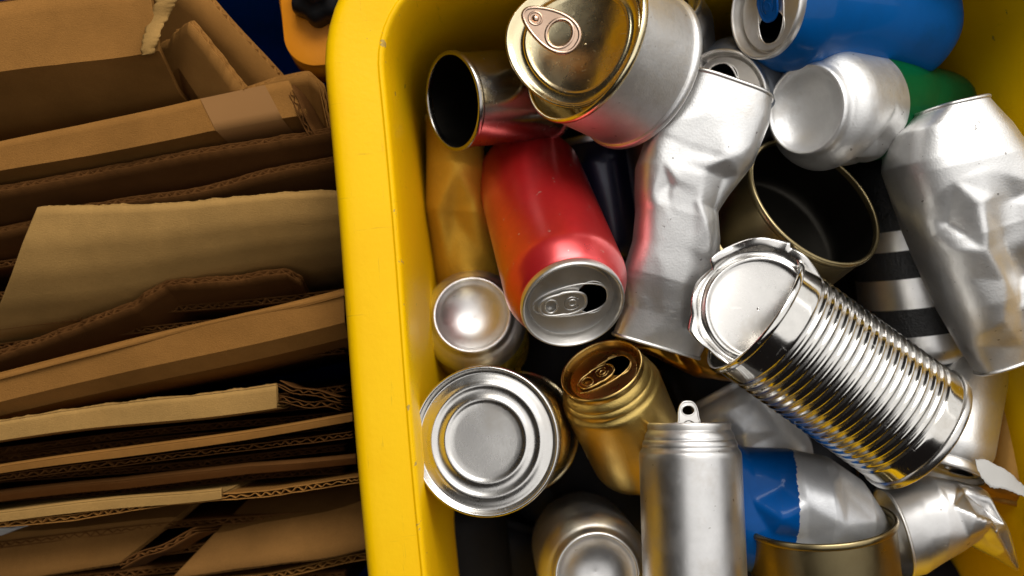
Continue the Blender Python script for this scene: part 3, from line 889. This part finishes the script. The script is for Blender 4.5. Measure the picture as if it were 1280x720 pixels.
# --- crushed silver can lower right (mouth open to the left)
left = [(1105, 612), (1135, 602), (1162, 596), (1196, 602), (1227, 610), (1232, 624), (1246, 643), (1269, 705)]
right = [(1132, 719), (1150, 715), (1172, 700), (1193, 688), (1206, 678), (1225, 688), (1245, 698), (1268, 712)]
ctrl = [(0, .12, .001), (-.5, .3, .001), (-.75, .42, -.007), (-.9, .35, .003), (-.3, .42, .005), (.3, .4, .002), (-.35, .55, -.006), (-.85, .58, .004), (0, .6, .006), (.5, .62, .001), (-.55, .68, .005), (-.2, .74, -.006), (.3, .75, .003), (-.5, .85, .004), (.0, .88, -.002), (.5, .9, .002)]
G = loft(left, right, [-.075, -.07, -.068, -.07, -.075], [.022, .020, .016, .012, .003], 120, 110, ctrl, sq=.9)
mo = crushed("crumpled_can", "torn silver can squashed to a point, at the lower right beside the gold tin", G, [ALU], rims=(True, False), caps=(False, True), rim_r=.0009)

# --- silver/gold can right + amber can
can("drinks_can", P(1214, 430, -.105), P(1184, 584, -.080), .0235, ALU_B, "silver can with open end, squeezed behind the ribbed tin's base", lid=None)
r_ = [o for o in bpy.data.objects if o.get("label", "").startswith("silver can with open end")][0]
lid_parts(r_, (P(1226, 440, -.115) - P(1183, 588, -.085)).length, .026 / .033, LID, None, True)
can("drinks_can", P(1254, 628, -.105), P(1276, 420, -.115), .026, BROWN, "amber brown can upright against the right bin wall, behind the torn paper", lid='flat')
# torn paper
V = []; F = []
top = [(1219, 574), (1232, 574), (1244, 580), (1262, 590), (1276, 604), (1300, 618)]
bot = [(1222, 586), (1228, 600), (1240, 610), (1258, 612), (1280, 621), (1305, 634)]
a, b = interp(top, np.linspace(0, 1, 40)), interp(bot, np.linspace(0, 1, 40))
rr = np.random.default_rng(2)
for i in range(40):
    ja, jb = rr.normal(0, .35, 2), rr.normal(0, .7, 2)
    for j in range(8):
        u = j / 7; x, y = (a[i] + ja * (1 - u)) * (1 - u) + (b[i] + jb * u) * u
        V.append(P(x, y, -.047 + .0015 * math.sin(i / 9) + .004 * u))
for i in range(39):
    for j in range(7):
        q = i * 8 + j; F.append((q, q + 1, q + 9, q + 8))
c = P(1260, 600, -.05)
pp = link("paper_scrap", mesh([Vector(v) - c for v in V], F), None, [PAPER]); pp.location = c
pp.modifiers.new("t", 'SOLIDIFY').thickness = .0003
tag(pp, "torn strip of white paper at the right edge, on the amber can", "paper")

# =================================================================== TINS
def ring_profile(R, seam=True):
    """end panel of a food tin, outer to centre, at z=0 going inward (+z is into the tin)"""
    p = [(R * 1.0, .004), (R * 1.035, .0032), (R * 1.04, .0012), (R * 1.035, -.0003), (R * 1.01, -.0012), (R * .985, -.0006), (R * .972, .0010), (R * .955, .0028), (R * .93, .0030),
         (R * .89, .0026), (R * .83, .0020), (R * .80, .0010), (R * .765, .0004), (R * .735, .0012), (R * .70, .0020), (R * .66, .0020), (R * .62, .0014), (R * .585, .0004), (R * .555, .0006), (R * .525, .0016), (R * .49, .0020), (R * .25, .0021), (.0001, .0021)]
    return [(r, z if r > R * .9 else .0026 + (z - .0026) * .6) for r, z in p]
def tin(name, A, B, R, label, ref=(1, 0, 0), ribs=None, outside=TIN, inside=None, open_end=True, base_mat=TIN_S, cat="tin", rim_mat=None, ovality=0):
    """A closed end centre, B open end centre"""
    M, L = frame(A, B, ref)
    root = empty(name, M); tag(root, label, cat, "food tins in the yellow bin")
    link("base", lathe(chaikin(ring_profile(R), 1), 144), root, [base_mat])
    pr = [(R * .999, .003)]
    if ribs:
        z0, z1, step, amp = ribs
        z = z0
        n = int(round((z1 - z0) / step)); 
        pr += densify([(R, .0035), (R, L * 0 + z0)], .002)
        for i in range(n * 10 + 1):
            ph = i / 10
            pr.append((R - amp * (.5 - .5 * math.cos(2 * PI * ph)) , z0 + ph * step))
        pr += densify([(R, z0 + n * step), (R, L - .002)], .002)
    else:
        pr += densify([(R, .0035), (R, L - .002)], .002)
    link("body", lathe(pr, 160), root, [outside])
    # inside lining
    pi_ = [(.0001, .004), (R * .9, .004), (R - .0008, .006)] + densify([(R - .0008, .006), (R - .0008, L - .002)], .006)[1:]
    if open_end:
        link("lining", lathe(pi_, 96), root, [inside or INSIDE_SHADE])
        rm = [(R, L - .0036), (R * 1.0 + .0012, L - .0030), (R + .0014, L - .001), (R + .0008, L + .0003), (R - .0002, L + .0006), (R - .0012, L + .0002), (R - .0014, L - .0015), (R - .0010, L - .0032)]
        link("rim", lathe(chaikin(rm, 2), 144), root, [rim_mat or outside])
    else:
        me = lathe(chaikin([(r, L - z) for r, z in ring_profile(R)], 1), 144)
        link("lid", me, root, [base_mat])
    return root

# ribbed tin, open end upper left
A, B = P(1145, 537, -.026), P(940, 390, -.018)
Lr = (B - A).length
t = tin("ribbed_tin", A, B, .0355, "shiny ribbed food tin with jagged lid bent back, lying across the heap", ribs=(.012, Lr * .87, (Lr * .87 - .012) / 18, .0010), outside=TIN, inside=TIN_S)
# jagged lid
def jag_lid():
    rr = np.random.default_rng(4)
    n, m = 180, 40; R = .0345
    th = np.arange(n) * 2 * PI / n
    teeth = 19
    ja = np.zeros(n)
    key = np.sort(rr.uniform(0, 2 * PI, teeth)); kv = rr.uniform(-.0042, .0030, teeth)
    ja = np.interp(th, np.r_[key - 2 * PI, key, key + 2 * PI], np.r_[kv, kv, kv])
    kz = rr.normal(0, .0020, teeth)
    jz = np.interp(th, np.r_[key - 2 * PI, key, key + 2 * PI], np.r_[kz, kz, kz])
    prof = [(1.0, 0), (.97, .0002), (.93, .0002), (.90, -.0002), (.87, -.0016), (.84, -.0021), (.81, -.0018), (.78, -.0004), (.755, .0002), (.73, -.0006), (.70, -.0012), (.66, -.0013), (.4, -.0013), (.0, -.0013)]
    pr = interp(chaikin(prof, 1), np.linspace(0, 1, m))
    V = []; F = []
    for i, (f, z) in enumerate(pr):
        for j in range(n):
            e = max(0, (f - .80) / .20) ** 1.3
            r = R * f + ja[j] * e
            bend = .0035 * math.cos(2 * (th[j] - .6)) * f * f
            V.append((r * math.cos(th[j]), r * math.sin(th[j]), z + jz[j] * e + bend + .0015 * e * math.sin(9 * th[j])))
    for i in range(m - 1):
        for j in range(n):
            k = (j + 1) % n; F.append((i * n + j, i * n + k, (i + 1) * n + k, (i + 1) * n + j))
    return V, F
V, F = jag_lid()
jl = link("opened_lid", mesh(V, F), t, [TIN_S])
jl.modifiers.new("t", 'SOLIDIFY').thickness = .00025
# disc facing the camera, poking out of the open end, in world then to tin space
nrm = Vector((-.16, .10, .98)).normalized()
Mx, _ = frame(P(948, 386, -.008), P(948, 386, -.008) + nrm)
jl.matrix_parent_inverse = t.matrix_world.inverted(); jl.matrix_basis = Mx
lab = jl

# ringed tin bottom left
tin("food_tin", P(606, 551, -.012), P(648, 540, -.118), .0372, "food tin standing on end showing three rings, by the left bin rim", ribs=(.02, .07, .0068, .0012), outside=GOLD_L, open_end=True, base_mat=TIN_S)
# narrow tin upper left
tin("narrow_tin", P(684, 117, -.086), P(565, 127, -.047), .0262, "narrow plain tin with its empty dark mouth facing left", outside=metal("dull_steel", (.42, .40, .37), .22), inside=INSIDE_SHADE)
# gold bowl tin
tin("shallow_tin", P(962, 303, -.078), P(1020, 250, -.045), .0415, "dark gold shallow tin on its side, open and shaded black inside, above the ribbed tin", outside=GOLD_D, inside=INSIDE_SHADE, base_mat=GOLD_D)
# gold shallow tin at bottom
tin("shallow_tin", P(1034, 745, -.062), P(1024, 650, -.060), .0405, "olive gold shallow tin at the bottom edge holding the blue and white can", outside=GOLD_D, inside=GOLD_L, base_mat=GOLD_D)
# ring pull tin
A, B = P(798, 91, -.038), P(727, 52, -.012)
t2 = tin("ring_pull_tin", A, B, .0418, "wide silver tin with gold lid peeled up by its ring pull, at the top", outside=ALU_B, inside=GOLD_L, base_mat=ALU_B, rim_mat=GOLD_L)

def peeled():
    R = .0350; n, m = 160, 46
    th = np.arange(n) * 2 * PI / n
    prof = [(1.0, 0), (.985, .0010), (.965, .0012), (.95, .0004), (.92, -.0008), (.88, -.0010), (.83, -.0010), (.80, -.0004), (.775, .0004), (.76, .0003), (.745, -.0002), (.735, -.0006), (.66, -.0007), (.56, -.0008), (.4, -.0009), (.3, -.001), (0, -.001)]
    pr = interp(prof, np.linspace(0, 1, m))
    V = []; F = []
    for i, (f, z) in enumerate(pr):
        for j in range(n):
            x, y = R * f * math.cos(th[j]), R * f * math.sin(th[j])
            # curl: +x is the free edge; folded up along a line x<0
            zz = z
            c = x + .012
            c = x + .020
            if c > 0: zz += 9.5 * c * c
            V.append((x, y, zz))
    for i in range(m - 1):
        for j in range(n):
            k = (j + 1) % n; F.append((i * n + j, i * n + k, (i + 1) * n + k, (i + 1) * n + j))
    return V, F
V, F = peeled()
pl_ = link("peeled_lid", mesh(V, F), t2, [GOLD_L]); pl_.modifiers.new("t", 'SOLIDIFY').thickness = .0003
n_t = (B - A).normalized(); e_ = (Vector((0, 0, 1)) - n_t * n_t.z).normalized()
ph_ = math.radians(2); d_ = -e_ * math.cos(ph_) + n_t * math.sin(ph_); nn_ = n_t * math.cos(ph_) + e_ * math.sin(ph_)
cen_ = B + e_ * .0345 - n_t * .007 + d_ * .0350
Mx, _ = frame(cen_, cen_ + nn_, d_)
pl_.matrix_parent_inverse = t2.matrix_world.inverted(); pl_.matrix_basis = Mx
# ring pull (rivet towards the free edge, ring towards the middle)
out = []
for i in range(72):
    a = 2 * PI * i / 72; x, y = math.cos(a), math.sin(a)
    X = x * .0155; tt = (x + 1) / 2          # x=-1 ring side, +1 rivet side
    wdt = .0104 - .0048 * tt ** 1.3
    out.append((X, math.copysign(abs(y) ** .85, y) * wdt))
hole_ = ell(-.0055, 0, .0066, .0072, 44)
rv = ell(.0088, 0, .0026, .0026, 32)
V, F = join(plate([out, hole_], .0003, .0004), tube([(p[0], p[1], 0) for p in out], .0011, True, 8), tube([(p[0], p[1], 0) for p in hole_], .0011, True, 8),
            tube(ell(.0088, 0, .0034, .0030, 32, .0006), .0006, True, 8), tube([(.0088, 0, -.003), (.0088, 0, .0008), (.0088, 0, .0016)], [.0019, .0019, .001], False, 20))
rp = link("ring_pull", mesh(V, F), pl_, [COPPER])
nrm2 = Vector((-.15, -.05, .98)).normalized()
Mr, _ = frame(P(688, 35, .006), P(688, 35, .006) + nrm2, (-.83, .53, .0))
rp.matrix_parent_inverse = pl_.matrix_world.inverted() if False else Matrix.Identity(4)
bpy.context.view_layer.update()
rp.matrix_parent_inverse = pl_.matrix_world.inverted(); rp.matrix_basis = Mr

# ------------------------------------------------------------------ filler cans added low in the heap to darken the gaps
filler_cans = [(560, 130, 600, 30, -.20), (700, 60, 820, 30, -.20), (900, 40, 890, -60, -.20), (560, 330, 640, 300, -.20), (745, 330, 700, 440, -.185), (850, 330, 830, 230, -.185), (590, 470, 640, 540, -.20),
            (680, 500, 740, 600, -.185), (640, 640, 600, 740, -.185), (840, 500, 930, 470, -.185), (850, 600, 960, 590, -.185), (1090, 250, 1000, 250, -.2), (1080, 500, 1170, 470, -.185), (1200, 330, 1190, 220, -.2),
            (1080, 640, 1190, 620, -.185), (1220, 620, 1200, 520, -.2), (1100, 120, 1200, 160, -.2), (960, 420, 1040, 380, -.2), (740, 180, 650, 200, -.20), (568, 620, 580, 740, -.15), (800, 700, 900, 710, -.185), (1010, 700, 1110, 730, -.185), (960, 200, 900, 180, -.185)]
GAP_SHADE = metal("gap_shade_skin", (.012, .012, .014), .6, metallic=0, spec=.1)  # near-black colour stands in for the shade between the cans
proto = None
for (x0, y0, x1, y1, z) in filler_cans:
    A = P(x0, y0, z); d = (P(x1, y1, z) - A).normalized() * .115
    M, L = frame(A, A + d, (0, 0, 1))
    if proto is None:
        proto = can("drinks_can", A, A + d, .033, GAP_SHADE, "filler can added deep in the heap, coloured near black as gap shade", lid=None, n=72, group="filler cans added to darken the gaps of the heap", ref=(0, 0, 1))
        lathe_l = link("lid", lathe([(.027, L), (.024, L + .001), (.023, L - .005), (.0001, L - .004)], 48), proto, [GAP_SHADE])
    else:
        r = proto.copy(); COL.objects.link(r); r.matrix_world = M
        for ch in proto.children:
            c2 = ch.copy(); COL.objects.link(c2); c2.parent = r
sheet([(-60, 150, -.10), (200, 115, -.10), (330, 120, -.10)], [(0, -.03, -.03), (0, -.05, -.12)], [(0, -.03, -.03), (0, -.05, -.12)], mat=CARD_SHADE, label='filler sheet added in shade colour below the topmost creased box panel', seed=60)  # filler added over the crate floor, shade put into its colour
# filler sheets added in shade-coloured board so the crate gaps go dark
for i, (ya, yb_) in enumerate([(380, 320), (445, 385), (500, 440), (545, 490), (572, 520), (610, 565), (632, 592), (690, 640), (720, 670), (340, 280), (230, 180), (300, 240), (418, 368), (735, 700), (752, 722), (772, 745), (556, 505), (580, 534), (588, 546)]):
    sheet([(-60, ya, -.085), (430, yb_, -.085)], [(0, -.004, -.05), (0, -.01, -.12)], [(0, -.004, -.05), (0, -.01, -.12)], mat=CARD_SHADE,
          label="low filler sheet of cardboard added to darken the gap between the taller ones", seed=40 + i)["group"] = "filler sheets added to darken the gaps of the crate"
